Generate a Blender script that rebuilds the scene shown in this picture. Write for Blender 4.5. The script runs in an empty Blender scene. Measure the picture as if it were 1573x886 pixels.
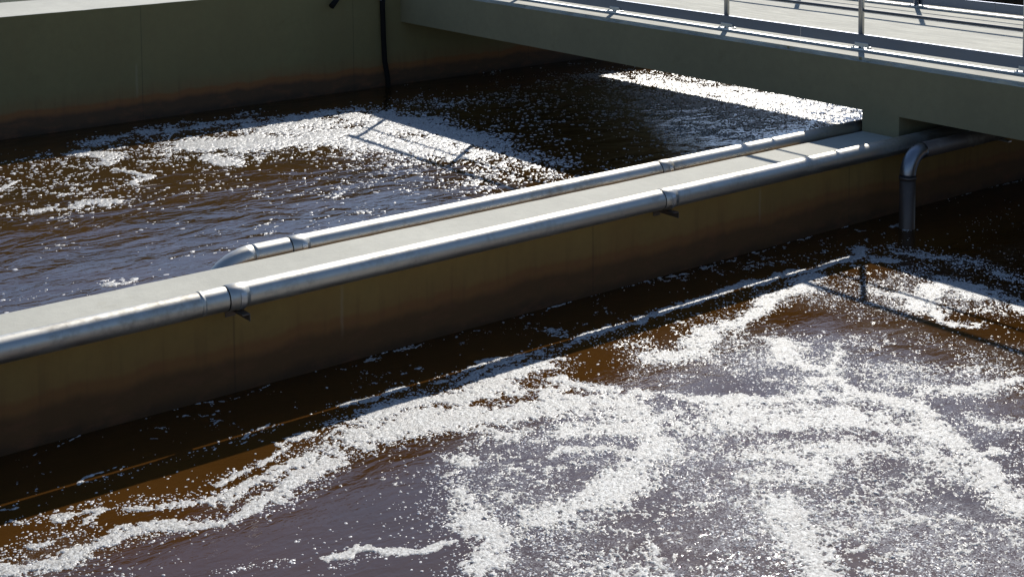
import bpy, bmesh, math, random
import numpy as np
from mathutils import Vector, Matrix
rng = np.random.default_rng(7); random.seed(7)
S = bpy.context.scene
COL = S.collection
# ------------------------------------------------------------ camera
cam = bpy.data.cameras.new('camera'); camo = bpy.data.objects.new('camera', cam); COL.objects.link(camo)
YAW, PITCH, ROLL, FPX, CY = 0.6564, 0.0758, -0.0076, 2210.92, -105.49
fw = Vector((math.sin(YAW)*math.cos(PITCH), math.cos(YAW)*math.cos(PITCH), -math.sin(PITCH)))
rt = Vector((math.cos(YAW), -math.sin(YAW), 0)); up = rt.cross(fw)
r2 = rt*math.cos(ROLL)+up*math.sin(ROLL); u2 = -rt*math.sin(ROLL)+up*math.cos(ROLL)
camo.matrix_world = Matrix(((r2.x, u2.x, -fw.x, 0), (r2.y, u2.y, -fw.y, 0), (r2.z, u2.z, -fw.z, 3.0), (0, 0, 0, 1)))
cam.sensor_width = 36; cam.lens = 36*FPX/1573; cam.shift_y = (CY-443)/1573
cam.clip_start = .1; cam.clip_end = 3000
S.camera = camo
# ------------------------------------------------------------ light
SX, SY = 1.1, .90
SUN = Vector((SX, SY, 1)).normalized()
w = bpy.data.worlds.new('World'); S.world = w; w.use_nodes = True
nt = w.node_tree; bg = nt.nodes['Background']; sky = nt.nodes.new('ShaderNodeTexSky')
sky.sky_type = 'NISHITA'; sky.sun_disc = False; sky.sun_elevation = math.asin(SUN.z)
sky.sun_rotation = math.atan2(SX, SY); sky.air_density = .8; sky.dust_density = .25; sky.ozone_density = 2.8
nt.links.new(sky.outputs[0], bg.inputs[0]); bg.inputs[1].default_value = .11
sl = bpy.data.lights.new('sun', 'SUN'); sl.energy = 5.0; sl.angle = math.radians(.53); sl.color = (1, .955, .88)
so = bpy.data.objects.new('sun', sl); COL.objects.link(so); so.rotation_euler = SUN.to_track_quat('Z', 'Y').to_euler()
S.view_settings.view_transform = 'Standard'; S.view_settings.look = 'None'; S.view_settings.exposure = .45; S.view_settings.gamma = 1
S.render.resolution_x = 1024; S.render.resolution_y = 576

# ------------------------------------------------------------ measures (metres, water at z 0)
YM0, YM1, ZM = 6.779, 7.179, .554        # dividing wall
YB0, YB1, ZB = 13.77, 14.9, 1.179        # rear wall
XF, XR = 8.984, 12.10                    # bridge sides
ZD0, ZD1 = .723, 1.133                   # bridge underside, deck
XL, XE = -9., 24.                        # ends of the tank
YF = .45                                 # front wall face

# ------------------------------------------------------------ materials
class NT:
    def __init__(s, name):
        s.m = bpy.data.materials.new(name); s.m.use_nodes = True; s.t = s.m.node_tree; s.n = s.t.nodes
        s.b = s.n['Principled BSDF']; s.pos = s.n.new('ShaderNodeNewGeometry').outputs['Position']
    def new(s, ty, **k):
        n = s.n.new(ty)
        for a, v in k.items(): setattr(n, a, v)
        return n
    def link(s, a, b): s.t.links.new(a, b)
    def put(s, sock, v):
        if hasattr(v, 'is_output'): s.link(v, sock)
        else: sock.default_value = v
    def mapping(s, sc=(1, 1, 1), rot=(0, 0, 0), vec=None):
        m = s.new('ShaderNodeMapping'); s.link(vec or s.pos, m.inputs[0]); m.inputs['Scale'].default_value = sc; m.inputs['Rotation'].default_value = rot
        return m.outputs[0]
    def noise(s, scale, detail=4, rough=.55, vec=None, dist=0):
        n = s.new('ShaderNodeTexNoise'); s.link(vec or s.pos, n.inputs['Vector']); n.inputs['Scale'].default_value = scale
        n.inputs['Detail'].default_value = detail; n.inputs['Roughness'].default_value = rough; n.inputs['Distortion'].default_value = dist
        return n.outputs['Fac']
    def ramp(s, f, stops):
        r = s.new('ShaderNodeValToRGB'); s.link(f, r.inputs[0]); e = r.color_ramp.elements
        while len(e) < len(stops): e.new(.5)
        for el, (p, c) in zip(e, stops):
            el.position = p; el.color = (c, c, c, 1) if not hasattr(c, '__len__') else (*c, 1)
        return r.outputs[0]
    def mix(s, f, a, b, mode='MIX'):
        m = s.new('ShaderNodeMix', data_type='RGBA', blend_type=mode)
        for i, v in ((0, f), (6, a), (7, b)):
            if hasattr(v, 'is_output'): s.link(v, m.inputs[i])
            else: m.inputs[i].default_value = v if i == 0 else (*v, 1)
        return m.outputs[2]
    def math(s, op, a, b=0., clamp=False):
        m = s.new('ShaderNodeMath', operation=op, use_clamp=clamp); s.put(m.inputs[0], a); s.put(m.inputs[1], b); return m.outputs[0]
    def bump(s, h, dist, strength=1., normal=None):
        b = s.new('ShaderNodeBump'); s.link(h, b.inputs['Height']); b.inputs['Distance'].default_value = dist; b.inputs['Strength'].default_value = strength
        if normal: s.link(normal, b.inputs['Normal'])
        s.link(b.outputs[0], s.b.inputs['Normal']); return b.outputs[0]
    def xyz(s):
        x = s.new('ShaderNodeSeparateXYZ'); s.link(s.pos, x.inputs[0]); return x.outputs
    def set(s, **k):
        nm = dict(color='Base Color', rough='Roughness', metal='Metallic', ior='IOR', spec='Specular IOR Level', coat='Coat Weight')
        for a, v in k.items():
            if a == 'color' and not hasattr(v, 'is_output'): v = (*v, 1)
            s.put(s.b.inputs[nm[a]], v)

def concrete(name, col, dark=.8, stain=None, streaks=(), brush=False):
    k = NT(name)
    n1 = k.noise(1.1, 6, .6); n2 = k.noise(14, 5, .65); n3 = k.noise(90, 3, .6)
    c = k.mix(k.ramp(n1, [(.3, 0), (.72, 1)]), tuple(v*dark for v in col), col)
    c = k.mix(k.math('MULTIPLY', k.ramp(n2, [(.35, 1), (.62, 0)]), .22), c, tuple(v*.62 for v in col))
    c = k.mix(k.math('MULTIPLY', k.ramp(k.noise(4.3, 5, .75), [(.60, 0), (.72, 1)]), .3), c, (col[0]*.55, col[1]*.5, col[2]*.38))
    c = k.mix(k.math('MULTIPLY', k.ramp(n3, [(.28, 1), (.36, 0)]), .35), c, tuple(v*.4 for v in col))
    if brush:                                                           # drag marks left by the float and faint tyre wear along the bridge
        c = k.mix(k.math('MULTIPLY', k.ramp(k.noise(1, 5, .65, k.mapping((6, .9, 1))), [(.40, 1), (.58, 0)]), .7), c, tuple(v*.60 for v in col))
        c = k.mix(k.math('MULTIPLY', k.ramp(k.noise(1, 3, .6, k.mapping((34, 3, 1))), [(.48, 0), (.66, 1)]), .5), c, tuple(min(1, v*1.4) for v in col))
    if stain:
        up_c, line_c, low_c, zl = stain
        x, y, z = k.xyz()
        st = k.noise(1, 5, .6, k.mapping((3.5, 3.5, .35)))            # runs that hang down the face
        wob = k.math('MULTIPLY', k.math('SUBTRACT', k.noise(2.3, 5, .6, k.mapping((1, 1, .2))), .5), .16)
        zz = k.math('ADD', z, wob)
        f = k.math('MULTIPLY', k.ramp(st, [(.35, 0), (.7, 1)]), .55)
        c = k.mix(f, c, up_c)
        def band(lo, hi):
            m = k.new('ShaderNodeMapRange', interpolation_type='SMOOTHSTEP'); k.link(zz, m.inputs[0])
            m.inputs[1].default_value = lo; m.inputs[2].default_value = hi; m.inputs[3].default_value = 1; m.inputs[4].default_value = 0
            return m.outputs[0]
        c = k.mix(k.math('MULTIPLY', band(zl-.03, zl+.20), .35), c, line_c)
        c = k.mix(k.math('MULTIPLY', band(zl-.01, zl+.03), .75), c, line_c)
        c = k.mix(k.math('MULTIPLY', band(zl-.09, zl-.03), .85), c, low_c)
        c = k.mix(k.math('MULTIPLY', band(.0, .09), .8), c, tuple(v*.5 for v in low_c))
        sm = k.math('ABSOLUTE', k.math('SUBTRACT', k.math('FRACT', k.math('DIVIDE', k.math('SUBTRACT', x, 3.35-1.25), 2.5)), .5))
        c = k.mix(k.math('MULTIPLY', k.math('SUBTRACT', 1., k.math('DIVIDE', sm, .0035), True), .45), c, tuple(v*.35 for v in low_c))   # panel joints
        rag = k.ramp(k.noise(1, 6, .7, k.mapping((14, 14, .8))), [(.52, 0), (.68, 1)])
        c = k.mix(k.math('MULTIPLY', rag, k.math('MULTIPLY', band(zl+.02, zl+.22), .28)), c, low_c)                                     # damp runs
        # blotchy rust in the damp zone
        rb = k.math('MULTIPLY', k.ramp(k.noise(5, 5, .7, k.mapping((1, 1, 2.6))), [(.5, 0), (.75, 1)]), k.math('MULTIPLY', band(zl-.02, zl+.1), .6))
        c = k.mix(rb, c, (.17, .06, .02))
        for sx, z0, z1, wd in streaks:                                # lime runs
            dx = k.math('ABSOLUTE', k.math('SUBTRACT', x, k.math('ADD', k.math('MULTIPLY', k.math('SUBTRACT', k.noise(9), .5), .03), sx)))
            a = k.math('SUBTRACT', 1., k.math('DIVIDE', dx, wd), True)
            m = k.new('ShaderNodeMapRange', interpolation_type='SMOOTHSTEP'); k.link(z, m.inputs[0]); m.inputs[1].default_value = z0; m.inputs[2].default_value = z0+.12
            m2 = k.new('ShaderNodeMapRange', interpolation_type='SMOOTHSTEP'); k.link(z, m2.inputs[0]); m2.inputs[1].default_value = z1; m2.inputs[2].default_value = z1-.05
            c = k.mix(k.math('MULTIPLY', k.math('MULTIPLY', a, .3), k.math('MULTIPLY', m.outputs[0], m2.outputs[0])), c, (.30, .24, .15))
    k.set(color=c, rough=.85)
    h = k.math('ADD', k.math('MULTIPLY', k.noise(30, 6, .7), .7), k.math('MULTIPLY', n1, .6))
    k.bump(h, .004, .8)
    return k.m

def metal(name, col=(.62, .62, .61), rough=.36, dirt=.35, brushed=True, metallic=1.):
    k = NT(name)
    n1 = k.noise(3.5, 6, .65); n2 = k.noise(26, 4, .6)
    spots = k.math('MULTIPLY', k.ramp(k.math('ADD', k.math('MULTIPLY', n1, .65), k.math('MULTIPLY', n2, .35)), [(.5, 0), (.66, 1)]), dirt)
    k.set(color=k.mix(spots, col, (.20, .17, .12)), metal=k.math('SUBTRACT', metallic, k.math('MULTIPLY', spots, .8), True),
          rough=k.math('ADD', k.math('MULTIPLY', k.noise(11, 5, .6), .14), rough-.07))
    if brushed: k.bump(k.noise(1, 4, .6, k.mapping((9, 160, 160))), .0012, .35)
    else: k.bump(n2, .001, .3)
    return k.m

M_WALL = concrete('wall_concrete', (.27, .165, .040), stain=((.20, .105, .024), (.19, .072, .015), (.085, .038, .008), .25), streaks=((4.01, .12, .47, .016), (7.39, .16, .46, .016)), dark=.75)
M_WALLTOP = concrete('lit_top_concrete', (.40, .388, .325), dark=.78)  # tops paler, faces darker: sun and shade contrast put into the colours
M_BACK = concrete('rear_wall_concrete', (.175, .142, .055), stain=((.15, .112, .042), (.20, .068, .014), (.055, .030, .012), .24), streaks=((5.79, .2, .6, .02),), dark=.85)
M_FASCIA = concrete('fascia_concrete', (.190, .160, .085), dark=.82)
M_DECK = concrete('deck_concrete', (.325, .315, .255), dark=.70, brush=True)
M_PIPE = metal('stainless_pipe', (.48, .46, .41), .46, .7)
M_RAIL = metal('galvanised_rail', (.52, .52, .51), .42, .3, False)
M_BOARD = metal('galvanised_sheet', (.17, .19, .24), .4, .1, False)
M_BAR = metal('dark_bar', (.07, .075, .085), .6, .1, False, .2)
M_WET = metal('stained_pipe', (.10, .075, .06), .5, .5, False, .6)
M_STRIP = metal('bright_strip', (.8, .8, .8), .45, .1, False)
k = NT('black_rubber'); k.set(color=(.008, .007, .006), rough=.9, spec=.15); k.bump(k.noise(60), .002); M_RUB = k.m
k = NT('blued_elbow'); k.set(color=k.mix(k.ramp(k.noise(5, 5), [(.35, 0), (.7, 1)]), (.27, .28, .30), (.18, .18, .19)), rough=.36, metal=.95); k.bump(k.noise(40), .0008, .3); M_ELB = k.m
k = NT('grass'); k.set(color=k.mix(k.noise(3, 6, .7), (.018, .028, .010), (.05, .065, .022)), rough=.95); k.bump(k.noise(25, 5, .8), .08); M_GRASS = k.m

def water(name, ripple, lo, hi, film=0):
    k = NT(name)
    body = k.mix(k.ramp(k.noise(.7, 4, .6), [(.3, 0), (.7, 1)]), lo, hi)
    if film:                                                            # thin film of micro bubbles in drifting veils
        veil = k.ramp(k.noise(1.6, 4, .6, None, 1.2), [(.34, 0), (.58, 1)])
        dots = k.ramp(k.math('ADD', k.math('MULTIPLY', k.noise(110, 2, .6), .6), k.math('MULTIPLY', k.noise(24, 3, .6), .4)), [(.46, 0), (.56, 1)])
        at = k.new('ShaderNodeAttribute', attribute_name='film')
        body = k.mix(k.math('MULTIPLY', k.math('MULTIPLY', k.math('MULTIPLY', veil, dots), film), at.outputs['Fac']), body, (.33, .315, .30))
    k.set(color=body, rough=.03, ior=1.53)
    a = k.noise(2.2, 3, .5, k.mapping((1, 1.9, 1), (0, 0, .45)), .6)
    b = k.noise(9, 4, .55, k.mapping((1, 2.3, 1), (0, 0, .5)), .8)
    c = k.noise(38, 3, .6)
    n = k.bump(a, .045*ripple, 1.)
    n = k.bump(b, .012*ripple*(1 if ripple < .3 else .45), 1., n)
    if ripple < .3: k.bump(c, .004*ripple, 1., n)
    return k.m
M_WN, M_WF = water('near_water', .16, (.036, .0150, .0026), (.056, .0225, .0042), .75), water('far_water', .42, (.027, .0140, .003), (.050, .0225, .004))
k = NT('foam')
fc = k.noise(70, 4, .7); f2 = k.noise(9, 4, .6)
col = k.mix(k.ramp(fc, [(.38, 0), (.62, 1)]), (.20, .19, .175), (.56, .56, .54))
col = k.mix(k.math('MULTIPLY', k.ramp(f2, [(.35, 1), (.6, 0)]), .3), col, (.38, .35, .32))
k.set(color=col, rough=.32, ior=1.33); k.bump(k.noise(130, 3, .6), .006, .9); M_FOAM = k.m
k = NT('bubbles'); k.set(color=k.mix(k.ramp(k.noise(45, 3), [(.35, 0), (.6, 1)]), (.60, .58, .56), (.90, .89, .88)), rough=.24, ior=1.33); M_BUB = k.m
tr = k.new('ShaderNodeBsdfTranslucent'); tr.inputs[0].default_value = (.9, .88, .85, 1); mx = k.new('ShaderNodeMixShader'); mx.inputs[0].default_value = .35
k.link(k.b.outputs[0], mx.inputs[1]); k.link(tr.outputs[0], mx.inputs[2]); k.link(mx.outputs[0], k.n['Material Output'].inputs[0])

# ------------------------------------------------------------ mesh helpers
def tag(o, label=None, cat=None, group=None, kind=None):
    for a, v in (('label', label), ('category', cat), ('group', group), ('kind', kind)):
        if v: o[a] = v
    return o
def empty(name, loc, label, cat, group=None):
    o = bpy.data.objects.new(name, None); COL.objects.link(o); o.location = loc; o.empty_display_size = .1
    bpy.context.view_layer.update()
    return tag(o, label, cat, group)
def link(name, bm, mat, parent=None, smooth=False, bevel=0, label=None):
    me = bpy.data.meshes.new(name); bm.normal_update(); bm.to_mesh(me); bm.free()
    for m in (mat if isinstance(mat, (list, tuple)) else [mat]): me.materials.append(m)
    if smooth: me.shade_smooth()
    o = bpy.data.objects.new(name, me); COL.objects.link(o)
    if parent:
        o.parent = parent; o.matrix_parent_inverse = Matrix.Translation(parent.matrix_world.translation).inverted()
    if bevel:
        b = o.modifiers.new('bevel', 'BEVEL'); b.width = bevel; b.segments = 2; b.limit_method = 'ANGLE'
    if label: o['label'] = label
    return o
def box(bm, x0, x1, y0, y1, z0, z1, mi=0):
    v = [bm.verts.new(p) for p in ((x0, y0, z0), (x1, y0, z0), (x1, y1, z0), (x0, y1, z0), (x0, y0, z1), (x1, y0, z1), (x1, y1, z1), (x0, y1, z1))]
    fs = [bm.faces.new([v[i] for i in q]) for q in ((3, 2, 1, 0), (4, 5, 6, 7), (0, 1, 5, 4), (1, 2, 6, 5), (2, 3, 7, 6), (3, 0, 4, 7))]
    for f in fs: f.material_index = mi
    return fs
def tube(bm, pts, r, seg=32, caps=True, rs=None):
    pts = [Vector(p) for p in pts]; rings = []; prev = None
    for i, p in enumerate(pts):
        t = (pts[min(i+1, len(pts)-1)]-pts[max(i-1, 0)]).normalized()
        a = prev if prev is not None else (Vector((0, 0, 1)) if abs(t.z) < .9 else Vector((1, 0, 0)))
        n = (a-t*a.dot(t)).normalized(); prev = n; b = t.cross(n); rr = rs[i] if rs else r
        rings.append([bm.verts.new(p+(n*math.cos(2*math.pi*j/seg)+b*math.sin(2*math.pi*j/seg))*rr) for j in range(seg)])
    for A, B in zip(rings, rings[1:]):
        for j in range(seg):
            f = bm.faces.new((A[j], A[(j+1) % seg], B[(j+1) % seg], B[j])); f.smooth = True
    if caps:
        bm.faces.new(rings[0][::-1]); bm.faces.new(rings[-1])
def newbm(): return bmesh.new()
def rough_strip_edges(bm, amount):
    pass

# ------------------------------------------------------------ ground, water
bm = newbm()
GX0, GX1, GY0, GY1, R = XL-.4, XE+.4, -1.6, YB1, 900.
for (x0, x1, y0, y1) in ((-R, R, GY1-.02, R), (-R, R, -R, GY0+.02), (-R, GX0+.02, GY0+.02, GY1-.02), (GX1-.02, R, GY0+.02, GY1-.02)):
    v = [bm.verts.new(p) for p in ((x0, y0, .55), (x1, y0, .55), (x1, y1, .55), (x0, y1, .55))]; bm.faces.new(v)
tag(link('ground', bm, M_GRASS), 'dark grassy ground around the treatment tank', 'ground', kind='structure')
bm = newbm(); box(bm, XL, XE, YF, YB0, -3.2, -3.0)
tag(link('tank_floor', bm, M_WALL), 'concrete floor under the water of the tank', 'floor', kind='structure')
def sheet(x0, x1, y0, y1, z):
    b = newbm(); v = [b.verts.new(p) for p in ((x0, y0, z), (x1, y0, z), (x1, y1, z), (x0, y1, z))]; b.faces.new(v); return b
def near_water():
    b = newbm(); bmesh.ops.create_grid(b, x_segments=330, y_segments=64, size=.5)
    for v in b.verts: v.co = (XL+(v.co.x+.5)*(XE-XL), YF+(v.co.y+.5)*(YM0-YF), 0)
    return b
WATER_NEAR = tag(link('water', near_water(), M_WN), 'brown foamy water in the channel nearest the camera', 'water', kind='structure')
tag(link('water', sheet(XL, XE, YM1, YB0, 0), M_WF), 'rippled brown water in the channel behind the dividing wall', 'water', kind='structure')

# ------------------------------------------------------------ walls
def wall(name, x0, x1, y0, y1, z1, mats, label, cat='wall', base=None):
    b = newbm(); box(b, x0, x1, y0, y1, -3.0, z1)
    # cut along the length so the arris can wander a little
    n = int(max(x1-x0, y1-y0)/.12); ax = 0 if x1-x0 > y1-y0 else 1
    lo = (x0, y0)[ax]; hi = (x1, y1)[ax]
    for i in range(1, n):
        co = [0, 0, 0]; no = [0, 0, 0]; co[ax] = lo+(hi-lo)*i/n; no[ax] = 1
        bmesh.ops.bisect_plane(b, geom=b.verts[:]+b.edges[:]+b.faces[:], plane_co=co, plane_no=no)
    for v in b.verts:
        if v.co.z > z1-.01:
            v.co.z += random.uniform(-.0012, .0012); o = 1-ax
            v.co[o] += random.uniform(-.0012, .0012)
    for f in b.faces:
        f.material_index = 1 if (f.normal.z > .5 and f.calc_center_median().z > 0) else 0
    b.normal_update()
    for f in b.faces: f.material_index = 1 if f.normal.z > .5 else 0
    return tag(link(name, b, mats, None, bevel=.008), label, cat)
wall('dividing_wall', XL, XE, YM0, YM1, ZM, (M_WALL, M_WALLTOP), 'low stained concrete wall between the two water channels carrying pipes on both sides')
wall('tank_wall', XL, XE, YB0, YB1, ZB, (M_BACK, M_WALLTOP), 'high grey green concrete wall along the far side with sunlit top')
wall('tank_wall', XL, XE, -1.6, YF, 1.133, (M_BACK, M_WALLTOP), 'concrete wall with broad walkway top under the camera')
wall('tank_wall', XL-.4, XL, -1.6, YB1, 1.10, (M_BACK, M_WALLTOP), 'concrete end wall closing the tank on the left')
wall('tank_wall', XE, XE+.4, -1.6, YB1, 1.10, (M_BACK, M_WALLTOP), 'concrete end wall closing the tank beyond the footbridge')

# ------------------------------------------------------------ footbridge
BR = empty('footbridge', (XF, YF, ZD0), 'concrete footbridge with galvanised railings crossing both channels at upper right', 'footbridge')
b = newbm()
prof = [(XF, ZD0), (11.55, ZD0), (11.55, .94), (XR, .94), (XR, ZD1), (XF, ZD1)]
ra = [b.verts.new((x, YF, z)) for x, z in prof]; rb = [b.verts.new((x, YB0, z)) for x, z in prof]
b.faces.new(ra); b.faces.new(rb[::-1])
for i in range(6): b.faces.new((ra[(i+1) % 6], ra[i], rb[i], rb[(i+1) % 6]))
bmesh.ops.recalc_face_normals(b, faces=b.faces[:])
n = 520
for i in range(1, n):
    bmesh.ops.bisect_plane(b, geom=b.verts[:]+b.edges[:]+b.faces[:], plane_co=(0, YF+(YB0-YF)*i/n, 0), plane_no=(0, 1, 0))
for co in (XF+.035, XR-.035):
    bmesh.ops.bisect_plane(b, geom=b.verts[:]+b.edges[:]+b.faces[:], plane_co=(co, 0, 0), plane_no=(1, 0, 0))
bmesh.ops.bisect_plane(b, geom=b.verts[:]+b.edges[:]+b.faces[:], plane_co=(0, 0, ZD1-.03), plane_no=(0, 0, 1))
from mathutils import noise as mn
for v in b.verts:
    if v.co.z > ZD1-.001 and (v.co.x < XF+.001 or v.co.x > XR-.001):
        q = mn.noise(Vector((v.co.y*3.1, 0, 3)))*.6+mn.noise(Vector((v.co.y*11, 5, 3)))*.6
        q = mn.noise(Vector((v.co.y*2.3, 0, 3)))*.5+mn.noise(Vector((v.co.y*7, 5, 3)))*.45+mn.noise(Vector((v.co.y*19, 5, 9)))*.35
        v.co.z -= .004+max(0, q+.35)*.03; v.co.x += (.003+max(0, q+.35)*.045)*(1 if v.co.x < XF+1 else -1)
    elif abs(v.co.z-(ZD1-.03)) < .001 and v.co.x < XF+.001: v.co.x += 0
b.normal_update()
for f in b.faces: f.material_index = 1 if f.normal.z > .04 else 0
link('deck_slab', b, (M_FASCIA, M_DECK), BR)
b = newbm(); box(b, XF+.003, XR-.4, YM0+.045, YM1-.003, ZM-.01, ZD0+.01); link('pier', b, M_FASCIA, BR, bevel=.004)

def railing(xp, xt, ys, y0, y1, inner):
    """posts at xp, toe board at xt; inner = +1/-1 side where the board faces the deck"""
    R_ = empty('railing', (xp, y0, ZD1), None, None)
    for a in list(R_.keys()): del R_[a]
    R_.parent = BR; R_.matrix_parent_inverse = Matrix.Translation(BR.matrix_world.translation).inverted()
    bpy.context.view_layer.update()
    for y in ys:
        b = newbm(); tube(b, [(xp, y, ZD1+.012), (xp, y, 2.07)], .0242, 24); link('post', b, M_RAIL, R_)
        b = newbm(); box(b, xp-.06, xp+.06, y-.06, y+.06, ZD1, ZD1+.012)
        for dx in (-.042, .042):
            for dy in (-.042, .042): tube(b, [(xp+dx, y+dy, ZD1+.012), (xp+dx, y+dy, ZD1+.026)], .008, 6)
        box(b, min(xt-inner*.012, xt+inner*.002), max(xt-inner*.012, xt+inner*.002), y-.10, y+.035, ZD1+.02, ZD1+.055)
        link('base_plate', b, M_RAIL, R_, bevel=.002)
    b = newbm(); tube(b, [(xp, y0, 2.07), (xp, y1, 2.07)], .0245, 24); link('handrail', b, M_RAIL, R_)
    for z in (1.45, 1.785):
        b = newbm(); tube(b, [(xp, y0, z), (xp, y1, z)], .0125, 16); link('rail', b, M_BAR, R_)
    # toe board: folded sheet in lengths with a small gap at each joint
    yy = [y0]+[y+.62 for y in ys[::2]]+[y1]; yy = sorted(set(round(q, 3) for q in yy if y0 <= q <= y1))
    for a, c in zip(yy, yy[1:]):
        b = newbm(); d = .0
        box(b, min(xt, xt+inner*.004), max(xt, xt+inner*.004), a+.002, c-.002, ZD1+.03, ZD1+.122)
        box(b, min(xt+inner*.005, xt+inner*.022), max(xt+inner*.005, xt+inner*.022), a+.002, c-.002, ZD1+.118, ZD1+.122)
        link('toe_board', b, M_BOARD, R_)
    b = newbm(); s0, s1 = sorted((xt-inner*.045, xt-inner*.002)); box(b, s0, s1, y0+.01, y1-.01, ZD1+.001, ZD1+.006); link('gleam_strip', b, M_STRIP, R_)  # pale metal strip added in the gap to brighten the sun line
    return R_
railing(9.352, 9.325, [8.99-1.505*2+1.505*i for i in range(-3, 6) if .6 < 8.99-1.505*2+1.505*i < 13.6], YF+.1, YB0-.1, 1)
railing(11.87, 11.90, [8.82-1.5*5+1.5*i for i in range(0, 9) if .6 < 8.82-1.5*5+1.5*i < 13.6], YF+.1, YB0-.1, -1)

# ------------------------------------------------------------ pipes
PR = .065
def pipe_section(par, x0, x1, y, z, r=PR, name='pipe_section'):
    b = newbm(); tube(b, [(x0, y, z), (x0+.02, y, z), (x1-.02, y, z), (x1, y, z)], r, 40); return link(name, b, M_PIPE, par)
def coupling(par, x, y, z, r=PR):
    b = newbm(); tube(b, [(x-.012, y, z), (x-.010, y, z), (x+.055, y, z), (x+.10, y, z)], r, 40, rs=[r+.001, r+.0032, r+.0030, r+.0003]); link('coupling', b, M_PIPE, par)
    b = newbm(); tube(b, [(x-.017, y, z), (x-.011, y, z)], r+.0015, 40); link('gasket', b, M_RUB, par)
def bracket(par, x, y, z, wall_y, side):
    r = PR
    br = newbm()
    # strap: a flat band round the lower half of the pipe
    ring = []
    for j in range(33):
        a = math.pi*(-1.15)+math.pi*1.3*j/32; ring.append((y+math.cos(a)*(r+.003), z+math.sin(a)*(r+.003), y+math.cos(a)*(r+.008), z+math.sin(a)*(r+.008)))
    prev = None
    for (ya, za, yb, zb) in ring:
        q = [br.verts.new(p) for p in ((x-.016, ya, za), (x+.016, ya, za), (x+.016, yb, zb), (x-.016, yb, zb))]
        if prev:
            for i in range(4): br.faces.new((prev[i], prev[(i+1) % 4], q[(i+1) % 4], q[i]))
        prev = q
    st = link('strap', br, M_RAIL, par)
    b = newbm(); ya, yb = sorted((wall_y, y-side*(-.0)-(.09 if side > 0 else -.09)))
    box(b, x-.022, x+.022, ya, yb, z-r-.016, z-r-.010); box(b, x+.018, x+.022, ya, yb, z-r-.052, z-r-.016)
    tube(b, [(x, y-.0, z-r-.03), (x, y-.0, z-r-.004)], .007, 8)
    link('bracket_arm', b, M_WET, par, bevel=.001)
    # wall plate
    b = newbm(); p0, p1 = sorted((wall_y-side*.0005, wall_y-side*.006)); box(b, x-.03, x+.03, p0, p1, z-r-.07, z-r-.0); link('wall_plate', b, M_WET, par)

FY, FZ = 6.680, .554
P1 = empty('steel_pipe', (3.2, FY, FZ), 'stainless steel pipe clamped along the near side of the low dividing wall', 'pipe')
js = [.25, 3.27, 6.35]
xs = [XL+.1]+js+[9.6, 12.4, 18, XE-.1]
for a, c in zip(xs, xs[1:]): pipe_section(P1, a+.001, c-.001, FY, FZ)
for x in js: coupling(P1, x, FY, FZ)
# the pipe's short welded piece with a dent before the coupling
b = newbm(); tube(b, [(3.10, FY, FZ), (3.112, FY, FZ), (3.124, FY, FZ)], PR, 40, rs=[PR+.0003, PR+.0014, PR+.0003]); link('weld_bead', b, M_PIPE, P1)
for x in (-2.7, .33, 3.33, 6.40, 9.6, 12.9, 16): bracket(P1, x, FY, FZ, YM0, 1)
BY, BZ = 7.284, .545
P2 = empty('steel_pipe', (3.9, BY, BZ), 'stainless steel pipe along the far side of the low dividing wall ending in a bend', 'pipe')
js2 = [3.97, 6.90]; XB = 3.72
xs = [XB]+js2+[9.9, 12.4, 18, XE-.1]
for a, c in zip(xs, xs[1:]): pipe_section(P2, a+.001, c-.001, BY, BZ)
for x in js2: coupling(P2, x, BY, BZ)
b = newbm(); rad = .30
pts = [(XB+.0008, BY, BZ)]+[(XB-rad*math.sin(a), BY, BZ-rad*(1-math.cos(a))) for a in [math.radians(6*i) for i in range(1, 16)]]
tube(b, pts, PR, 40); link('elbow', b, M_PIPE, P2)
b = newbm(); tube(b, [(XB-rad, BY, BZ-rad-.001), (XB-rad, BY, -.6)], PR, 40); link('down_pipe', b, M_PIPE, P2)
for x in (4.03, 6.96, 10, 14): bracket(P2, x, BY, BZ, YM1, -1)
# riser with a bend in front of the wall under the bridge
RX, RY, RZ, RR = 8.63, 6.47, .555, .058
P3 = empty('riser_pipe', (RX, RY, 0), 'short steel pipe bending down into the dark water under the footbridge', 'pipe')
b = newbm(); rad = .17
pts = [(RX, RY, RZ-rad-.0)]+[(RX+rad*(1-math.cos(a)), RY, RZ-rad+rad*math.sin(a)) for a in [math.radians(6*i) for i in range(1, 16)]]
tube(b, pts, RR, 40); link('elbow', b, M_ELB, P3)
b = newbm(); tube(b, [(RX, RY, RZ-rad-.002), (RX, RY, -.6)], RR, 40); link('down_pipe', b, M_WET, P3)
b = newbm(); tube(b, [(RX, RY, RZ-rad-.02), (RX, RY, RZ-rad+.001)], RR+.005, 40); link('coupling', b, M_WET, P3)
b = newbm(); tube(b, [(RX+rad+.001, RY, RZ), (14, RY, RZ)], RR, 40); link('pipe_section', b, M_WET, P3)
for x in (9.8, 12.5):
    b = newbm(); box(b, x-.02, x+.02, RY-.08, YM0+.001, RZ-RR-.012, RZ-RR-.002); link('bracket_arm', b, M_RAIL, P3)

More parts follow.
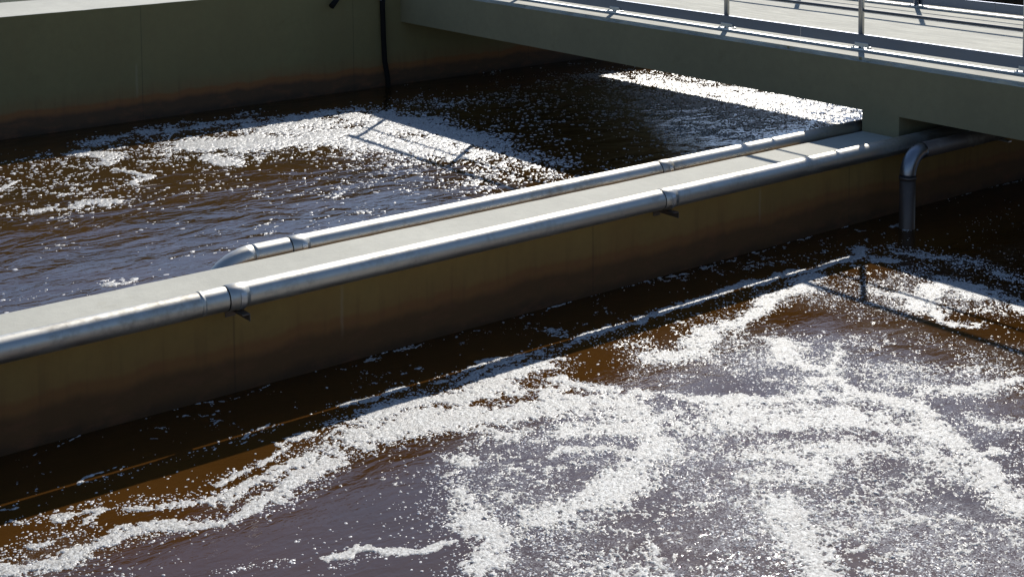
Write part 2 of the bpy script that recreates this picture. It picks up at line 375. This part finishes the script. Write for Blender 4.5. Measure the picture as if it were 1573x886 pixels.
# ------------------------------------------------------------ hose on the rear wall
HX, HY = 8.71, YB0-.05
H = empty('hose', (HX, HY, 1.05), 'black hose hanging down the high far wall into shaded water', 'hose')
b = newbm(); pts = [(HX+.0, HY+.0, 1.06), (HX, HY, .9), (HX+.01, HY+.005, .6), (HX+.02, HY, .3), (HX+.05, HY-.01, .1), (HX+.07, HY-.02, -.4)]
tube(b, pts, .030, 16); link('hose_line', b, M_RUB, H)
b = newbm(); tube(b, [(HX, HY, 1.05), (HX, HY, 1.11)], .036, 16); tube(b, [(HX, HY, 1.082), (HX, HY, 1.094)], .045, 6); link('hose_coupling', b, M_RAIL, H)
b = newbm(); pts = [(HX-.02, HY, 1.10)]+[(HX-.02-.5*t, HY+.0, 1.11-.02*math.sin(math.pi*t)) for t in (.1, .3, .5, .7, .9, 1.)]+[(HX-.62, HY-.04, 1.04)]
tube(b, pts, .019, 14); link('hose_branch', b, M_RUB, H)
b = newbm(); tube(b, [(HX-.48, HY, 1.11), (HX-.40, HY, 1.11)], .034, 14); link('hose_coupling', b, M_RAIL, H)
b = newbm(); tube(b, [(HX-.32, HY, 1.105), (HX-.29, HY, 1.10)], .03, 6); link('hose_coupling', b, M_RAIL, H)
b = newbm(); tube(b, [(HX-.58, HY-.02, 1.08), (HX-.70, HY-.06, .99)], .03, 14, rs=[.024, .034]); link('nozzle', b, M_RUB, H)
b = newbm(); box(b, HX-.04, HX+.04, HY-.02, YB0+.001, 1.0, 1.02); link('hose_bracket', b, M_RAIL, H)
b = newbm(); box(b, HX-.44, HX-.40, HY-.02, YB0+.001, 1.085, 1.10); link('hose_bracket', b, M_RAIL, H)

# ------------------------------------------------------------ foam (numpy)
NEAR_MATS=[
([(3.61,6.02),(3.92,6.03),(4.25,6.03),(4.57,6.0),(4.91,6.03)],0.13,1),
([(3.59,5.87),(3.93,5.81),(4.26,5.7),(4.6,5.59),(4.86,5.38)],0.16,1.05),
([(4.54,5.85),(4.67,5.48),(4.85,5.18),(4.95,5.0)],0.15,0.95),
([(4.12,5.51),(4.34,5.33),(4.54,5.17),(4.74,5.06)],0.1,0.9),
([(1.76,5.68),(2.0,5.62),(2.15,5.66),(2.38,5.65),(2.58,5.56),(2.84,5.54),(3.02,5.56)],0.075,0.95),
([(2.94,5.54),(3.17,5.64),(3.36,5.74),(3.52,5.76)],0.09,0.95),
([(2.4,5.91),(2.58,5.84),(2.78,5.73),(3.03,5.75),(3.27,5.82),(3.51,5.86)],0.065,0.95),
([(1.95,6.1),(2.07,6.04),(2.3,6.04),(2.16,5.89)],0.035,0.8),
([(1.98,5.86),(2.16,5.82),(2.21,5.81)],0.03,0.7),
([(2.8,5.89),(3.05,5.93),(3.25,5.97),(3.45,6.02)],0.04,0.85),
([(3.77,5.36),(3.63,5.19),(3.55,5.02)],0.1,1),
([(3.53,5.03),(3.51,4.85),(3.5,4.65),(3.35,4.56),(3.25,4.47)],0.13,0.95),
([(2.86,4.92),(2.99,4.9),(3.13,4.84),(3.33,4.78)],0.035,1),
([(2.44,5.16),(2.61,5.1),(2.73,5.04)],0.03,0.7),
([(4.79,5.77),(4.95,5.53),(5.12,5.26),(5.27,5.03),(5.52,4.91)],0.07,1),
([(4.98,5.07),(5.24,4.87),(5.49,4.67),(5.68,4.41),(5.76,4.16)],0.16,0.9),
([(5.63,4.87),(5.89,4.7),(5.94,4.41),(5.79,4.03),(5.61,3.73),(5.48,3.47)],0.09,1),
([(4.74,5.06),(4.62,4.88),(4.4,4.79),(4.16,4.69),(3.92,4.68),(3.73,4.68)],0.1,0.95),
([(4.98,4.5),(5.2,4.37),(5.45,4.26),(5.58,4.02),(5.58,3.85)],0.13,0.9),
([(4.73,4.4),(4.87,4.33),(5.04,4.28)],0.1,0.85),
([(4.65,4.1),(4.51,3.92),(4.39,3.74),(4.32,3.63)],0.1,0.95),
([(4.18,5.14),(4.29,5.02),(4.42,4.94)],0.04,1),
([(3.94,4.98),(4.09,5.02),(4.25,4.98)],0.03,0.8),
([(3.92,4.18),(3.89,4.07),(3.87,3.98)],0.03,0.8),
([(4.5,3.72),(4.85,3.79),(5.16,3.65),(5.25,3.32)],0.03,0.75),
([(7.22,6.15),(6.84,6.03),(6.48,5.93),(6.09,5.88),(5.61,5.72),(5.38,5.75)],0.09,0.95),
([(7.83,6.15),(7.91,6.08)],0.07,1),
([(7.23,5.4),(7.6,5.5),(7.82,5.54),(7.79,5.3),(7.73,4.92)],0.1,1.05),
([(7.29,5.67),(7.33,5.55),(7.26,5.26),(7.18,5.06),(7.26,4.93)],0.05,0.85),
([(6.17,5.53),(6.02,5.33),(5.97,5.17),(6.03,5.03),(6.22,5.1),(6.31,5.22)],0.05,0.9),
([(5.79,4.97),(5.94,4.96),(5.88,4.78)],0.05,0.8),
([(6.72,4.27),(6.49,4.29),(6.28,4.38),(6.23,4.5)],0.06,0.95),
([(6.13,4.16),(6.09,3.98),(6.24,3.96)],0.05,0.8),
([(5.69,3.93),(5.77,3.87),(5.92,3.85)],0.03,0.8),
([(6.34,6.77),(6.82,6.65),(7.55,6.43),(8.21,6.39)],0.1,0.4),
([(8.12,6.16),(8.28,5.74),(8.23,5.24)],0.1,0.6),
([(4.35,6.18),(5.07,6.22),(5.6,6.26),(6.49,6.32),(7.38,6.28),(7.95,6.3)],0.05,0.9),
([(2.38,6.23),(2.86,6.23),(3.28,6.23)],0.02,0.6),
]
FAR_MATS=[
([(4.96,13.06),(5.49,13.25),(6.26,13.12),(7.05,12.96),(7.6,12.85)],0.12,0.7),
([(5.77,12.39),(5.97,12.12),(6.34,12.17)],0.3,0.95),
([(5.7,11.83),(5.65,11.55)],0.15,0.8),
([(6.77,12.58),(7.6,12.59),(7.87,12.28),(7.93,11.89)],0.42,0.86),
([(6.43,12.09),(6.86,11.85),(7.43,11.83)],0.3,1),
([(7.7,12.01),(7.83,11.5),(7.96,10.83)],0.35,0.85),
([(7.1,11.54),(7.38,11.06),(7.51,10.61)],0.35,0.8),
([(7.61,10.76),(7.87,10.31),(7.91,9.69)],0.25,0.6),
([(4.78,12.76),(4.98,12.49),(4.82,12.23)],0.12,0.8),
([(4.81,11.93),(4.9,11.5),(4.72,11.42)],0.06,0.9),
([(4.0,10.99),(4.28,11.02),(4.37,10.77)],0.09,0.85),
([(3.52,11.09),(3.75,11.02),(3.94,11.04)],0.06,0.8),
([(3.79,11.9),(3.95,11.99)],0.03,0.8),
([(4.09,11.38),(4.29,11.33)],0.03,0.8),
([(3.54,9.0),(3.59,8.89),(3.65,8.94)],0.05,0.95),
([(11.09,12.67),(11.3,12.06),(11.38,11.1),(11.43,10.19),(11.48,9.36)],0.5,0.52),
([(10.62,11.34),(10.78,10.51),(10.92,9.74),(10.98,9.28)],0.55,0.5),
([(9.78,9.88),(10.01,9.5),(10.47,9.5)],0.3,0.6),
([(8.44,13.16),(8.67,12.49),(9.43,12.34)],0.3,0.45),
([(7.89,12.05),(8.11,11.46),(8.7,11.17)],0.25,0.4),
([(4.98,13.29),(5.81,13.37),(6.97,13.37)],0.15,0.55),
]
NEAR_SPECKS=[(1.98,5.72,0.35,0.5),(2.41,5.8,0.35,0.4),(2.89,5.74,0.3,0.4),(3.29,5.85,0.3,0.45),(4.04,4.74,1.0,0.9),(4.78,4.66,1.2,0.9),(4.85,3.94,1.0,1.0),(4.96,3.35,0.9,1.0),(5.74,3.89,1.0,0.9),(5.89,5.24,0.9,0.95),(6.45,4.79,0.9,0.95),(4.02,4.1,0.8,1.0),(3.47,4.47,0.4,0.7),(7.45,5.54,0.8,0.8),(6.97,5.93,0.5,0.8),(5.33,5.69,0.7,0.75),(3.27,5.36,0.5,0.22),(2.73,5.33,0.5,0.16),(2.32,5.38,0.4,0.2),(3.58,5.62,0.3,0.5),(4.03,4.91,0.45,0.7),(2.04,5.74,0.4,0.18),(2.79,6.07,0.5,0.12),(3.91,6.14,0.5,0.5),(3.37,5.88,0.25,0.6),(6.77,6.6,0.6,0.2)]
FAR_SPECKS=[(4.37,12.61,0.9,0.4),(5.21,12.58,1.2,0.6),(6.51,11.85,1.3,0.75),(7.38,10.96,1.3,0.95),(7.69,9.87,0.9,0.8),(4.21,11.55,1.0,0.35),(5.31,10.79,0.6,0.22),(6.21,10.2,0.6,0.22),(4.36,9.95,0.8,0.03),(7.05,9.5,0.8,0.5),(3.49,9.62,0.8,0.03),(5.38,9.82,0.6,0.08),(11.16,10.89,2.0,0.9),(7.65,9.29,0.5,0.5)]
FAR_CLEAR=[(6.44,13.81,0.45,0.9),(5.3,13.6,0.45,0.9),(7.42,13.78,0.5,0.9),(8.22,13.34,0.5,0.7),(8.58,11.9,0.5,0.45),(8.8,11.09,0.9,0.8),(10.08,11.79,0.9,0.8),(4.69,13.53,0.5,0.9),(8.28,9.87,0.5,0.8)]
CLEAR=[(3.14,5.15,0.38,0.9),(3.1,4.73,0.35,0.9),(2.9,5.34,0.4,0.9),(2.51,5.3,0.35,0.7),(3.45,5.21,0.25,0.6),(5.04,5.9,0.35,0.9),(5.03,5.46,0.15,0.4),(4.05,4.93,0.22,0.5),(4.15,4.35,0.22,0.55),(4.0,4.11,0.2,0.5),(5.55,5.16,0.3,0.5),(6.61,4.91,0.35,0.6),(7.2,4.98,0.3,0.5),(5.81,3.83,0.25,0.7),(5.65,3.62,0.2,0.6),(4.56,3.67,0.15,0.5),(6.48,5.56,0.3,0.45),(3.56,5.59,0.25,0.6),(2.64,6.1,0.5,0.9)]

def lat(ix, iy, seed):
    h = (ix.astype(np.int64)*374761393+iy.astype(np.int64)*668265263+seed*974711) & 0xffffffff
    h = ((h ^ (h >> 13))*1274126177) & 0xffffffff
    h = (h ^ (h >> 16)) & 0xffffffff
    return h.astype(np.float32)/4294967296.
def vn(x, y, seed):
    fx = np.floor(x); fy = np.floor(y); tx = x-fx; ty = y-fy; tx = tx*tx*(3-2*tx); ty = ty*ty*(3-2*ty)
    a = lat(fx, fy, seed); b = lat(fx+1, fy, seed); c = lat(fx, fy+1, seed); d = lat(fx+1, fy+1, seed)
    return (a+(b-a)*tx)*(1-ty)+(c+(d-c)*tx)*ty
def fbm(x, y, f, o, seed, g=.5):
    s = 0; a = 1; t = 0
    for i in range(o):
        s = s+a*vn(x*f+17.3*i, y*f-9.1*i, seed+i); t += a; a *= g; f *= 2.03
    return s/t
def stroke_field(X, Y, strokes):
    M = np.zeros_like(X)
    for pts, r, s in strokes:
        R_ = r*1.9; px = [p[0] for p in pts]; py = [p[1] for p in pts]
        m = (X > min(px)-R_) & (X < max(px)+R_) & (Y > min(py)-R_) & (Y < max(py)+R_)
        if not m.any(): continue
        x = X[m]; y = Y[m]; d = np.full(x.shape, 9., np.float32)
        if len(pts) == 1: pts = [pts[0], pts[0]]
        for (ax, ay), (bx, by) in zip(pts, pts[1:]):
            vx, vy = bx-ax, by-ay; L = vx*vx+vy*vy+1e-9
            t = np.clip(((x-ax)*vx+(y-ay)*vy)/L, 0, 1); d = np.minimum(d, np.hypot(x-ax-t*vx, y-ay-t*vy))
        q = np.clip(1-d/R_, 0, 1); q = q*q*(3-2*q)
        M[m] = np.maximum(M[m], s*q)
    return M
def blob_field(X, Y, blobs):
    D = np.zeros_like(X)
    for bx, by, r, d in blobs:
        q = np.exp(-((X-bx)**2+(Y-by)**2)/(2*(r*.55)**2)); D = np.maximum(D, d*q)
    return D
def mat_value(X, Y, strokes, seed, base, bias=0, n3f=95.):
    wx = (fbm(X, Y, 3.0, 3, seed+50)-.5)*.22+(fbm(X, Y, 14., 2, seed+54)-.5)*.05; wy = (fbm(X, Y, 3.0, 3, seed+70)-.5)*.22+(fbm(X, Y, 14., 2, seed+74)-.5)*.05
    M = stroke_field(X+wx, Y+wy, strokes)
    lo = fbm(X+wx*2, Y+wy*2, 1.7, 3, seed+90)
    vein = 1-np.abs(lo-.5)*9                                            # thin drifting veins everywhere
    M = np.maximum(M, base*np.clip(vein, 0, 1))
    n1 = fbm(X+wx, Y*1.3+wy, 8., 3, seed+1)-.5; n2 = fbm(X, Y, 42., 2, seed+11)-.5; n3 = vn(X*n3f, Y*n3f, seed+21)-.5
    hole = np.clip((fbm(X-wx, Y-wy, 5., 3, seed+41)-.54)*5, 0, 1)       # torn patches inside the mats
    M = M-hole*.38
    return M*(1-.10*bias)+bias*.31+n1*.62+n2*(.75+.35*bias)+n3*(.45+.75*bias)
def mesh_np(name, co, quads=None, tris=None):
    me = bpy.data.meshes.new(name); me.vertices.add(len(co)); me.vertices.foreach_set('co', co.astype(np.float32).ravel())
    nq = 0 if quads is None else len(quads); ntr = 0 if tris is None else len(tris)
    loops = np.concatenate([a.ravel() for a in (quads, tris) if a is not None])
    me.loops.add(len(loops)); me.loops.foreach_set('vertex_index', loops.astype(np.int32))
    me.polygons.add(nq+ntr); st = np.concatenate([np.arange(nq)*4, nq*4+np.arange(ntr)*3]).astype(np.int32)
    me.polygons.foreach_set('loop_start', st)
    me.update(calc_edges=True); me.validate(); me.shade_smooth()
    return me
def dome_mesh():
    v = [(0, 0, 1.)]; n = 6
    for z, r in ((.72, .66), (-.25, 1.)):
        for j in range(n): v.append((math.cos(2*math.pi*j/n)*r, math.sin(2*math.pi*j/n)*r, z))
    t = [(0, 1+j, 1+(j+1) % n) for j in range(n)]; q = [(1+j, 1+n+j, 1+n+(j+1) % n, 1+(j+1) % n) for j in range(n)]
    return np.array(v), np.array(q), np.array(t)
def foam(x0, x1, y0, y1, cell, strokes, blobs, seed, base, thr, thick, per_m2, rmin, rmax, label, dens0, flat=1.):
    nx = int((x1-x0)/cell); ny = int((y1-y0)/cell)
    X, Y = np.meshgrid(np.linspace(x0, x1, nx, dtype=np.float32), np.linspace(y0, y1, ny, dtype=np.float32))
    V = mat_value(X, Y, strokes, seed, base, blob_field(X, Y, blobs)-blob_field(X, Y, CLEAR)*1.1, 125. if y0 < 7 else 70.)
    V = V-blob_field(X, Y, FAR_CLEAR)*.6  # mats thinned inside the far wall's and bridge's shade to darken it
    on = V > thr
    h = np.clip((V-thr)/.35, 0, 1)**.6*thick+(fbm(X, Y, 60., 2, seed+33)-.4)*thick*.9
    Z = np.where(on, np.maximum(h, .0012), -.004)
    q = on[:-1, :-1] | on[1:, :-1] | on[:-1, 1:] | on[1:, 1:]
    I = np.arange(nx*ny).reshape(ny, nx)
    quads = np.stack([I[:-1, :-1][q], I[:-1, 1:][q], I[1:, 1:][q], I[1:, :-1][q]], 1)
    used = np.unique(quads); mp = np.zeros(nx*ny, np.int64); mp[used] = np.arange(len(used))
    co = np.stack([X.ravel()[used], Y.ravel()[used], Z.ravel()[used]], 1); quads = mp[quads]
    # loose bubbles and flecks
    A = (x1-x0)*(y1-y0); N = int(A*per_m2)
    px = rng.uniform(x0, x1, N).astype(np.float32); py = rng.uniform(y0+.03, y1-.03, N).astype(np.float32)
    D = np.maximum(blob_field(px, py, blobs), dens0)
    D = np.maximum(D-blob_field(px, py, CLEAR), dens0)
    cl = fbm(px, py, 6., 3, seed+200); D = D*np.clip((cl-.30)*3.2, .05, 1.5)
    sv = stroke_field(px, py, strokes); D = np.maximum(D, np.where(sv > .12, .55*np.clip(sv*1.6, 0, 1), 0))
    wl = np.minimum(py-y0 if y0 > 7 else py-y0+9, y1-py); D = D*(.06+.94*np.clip((wl-(.40 if y0 < 7 else .6))/.3, 0, 1))  # flecks cut near the walls so the shaded strips stay dark
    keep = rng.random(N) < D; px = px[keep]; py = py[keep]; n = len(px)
    r = rmin*(rmax/rmin)**(rng.random(n)**2.2)
    dv, dq, dt = dome_mesh(); k = len(dv); an = rng.uniform(0, 6.28, n); el = rng.uniform(.7, 1.5, n)
    ca, sa = np.cos(an), np.sin(an); jit = 1+rng.uniform(-.28, .28, (n, k))
    lx = dv[None, :, 0]*jit*r[:, None]*el[:, None]; ly = dv[None, :, 1]*jit*r[:, None]
    bx = px[:, None]+lx*ca[:, None]-ly*sa[:, None]; by = py[:, None]+lx*sa[:, None]+ly*ca[:, None]
    bz = dv[None, :, 2]*r[:, None]*rng.uniform(.22, .6, (n, 1))*flat+.0005
    bco = np.stack([bx, by, bz], 2).reshape(-1, 3); off = (np.arange(n)*k)[:, None, None]
    bq = (dq[None]+off).reshape(-1, 4)+len(co); bt = (dt[None]+off).reshape(-1, 3)+len(co)
    me = mesh_np('foam', np.concatenate([co, bco]), np.concatenate([quads, bq]), bt)
    mi = np.zeros(len(me.polygons), np.int32); mi[len(quads):] = 1
    me.materials.append(M_FOAM); me.materials.append(M_BUB); me.polygons.foreach_set('material_index', mi)
    o = bpy.data.objects.new('foam', me); COL.objects.link(o)
    print('FOAM', label, len(quads), n)
    return tag(o, label, 'foam', kind='stuff')
GAPLINE = [([(1.6, 6.255), (2.0, 6.26)], .022, .9), ([(2.35, 6.262), (2.5, 6.265)], .02, .9), ([(3.0, 6.27), (3.35, 6.27)], .016, .85), ([(3.7, 6.27), (4.1, 6.27)], .028, .95), ([(4.3, 6.27), (7.9, 6.272)], .03, .98)]
me = WATER_NEAR.data; c_ = np.zeros(len(me.vertices)*3, np.float32); me.vertices.foreach_get('co', c_); c_ = c_.reshape(-1, 3)
fl = np.clip(blob_field(c_[:, 0], c_[:, 1], NEAR_SPECKS)*1.25-.2-blob_field(c_[:, 0], c_[:, 1], CLEAR)*1.2, 0, 1)*np.clip((6.1-c_[:, 1])/.5, 0, 1)  # film faded towards the dividing wall to keep its shaded strip dark
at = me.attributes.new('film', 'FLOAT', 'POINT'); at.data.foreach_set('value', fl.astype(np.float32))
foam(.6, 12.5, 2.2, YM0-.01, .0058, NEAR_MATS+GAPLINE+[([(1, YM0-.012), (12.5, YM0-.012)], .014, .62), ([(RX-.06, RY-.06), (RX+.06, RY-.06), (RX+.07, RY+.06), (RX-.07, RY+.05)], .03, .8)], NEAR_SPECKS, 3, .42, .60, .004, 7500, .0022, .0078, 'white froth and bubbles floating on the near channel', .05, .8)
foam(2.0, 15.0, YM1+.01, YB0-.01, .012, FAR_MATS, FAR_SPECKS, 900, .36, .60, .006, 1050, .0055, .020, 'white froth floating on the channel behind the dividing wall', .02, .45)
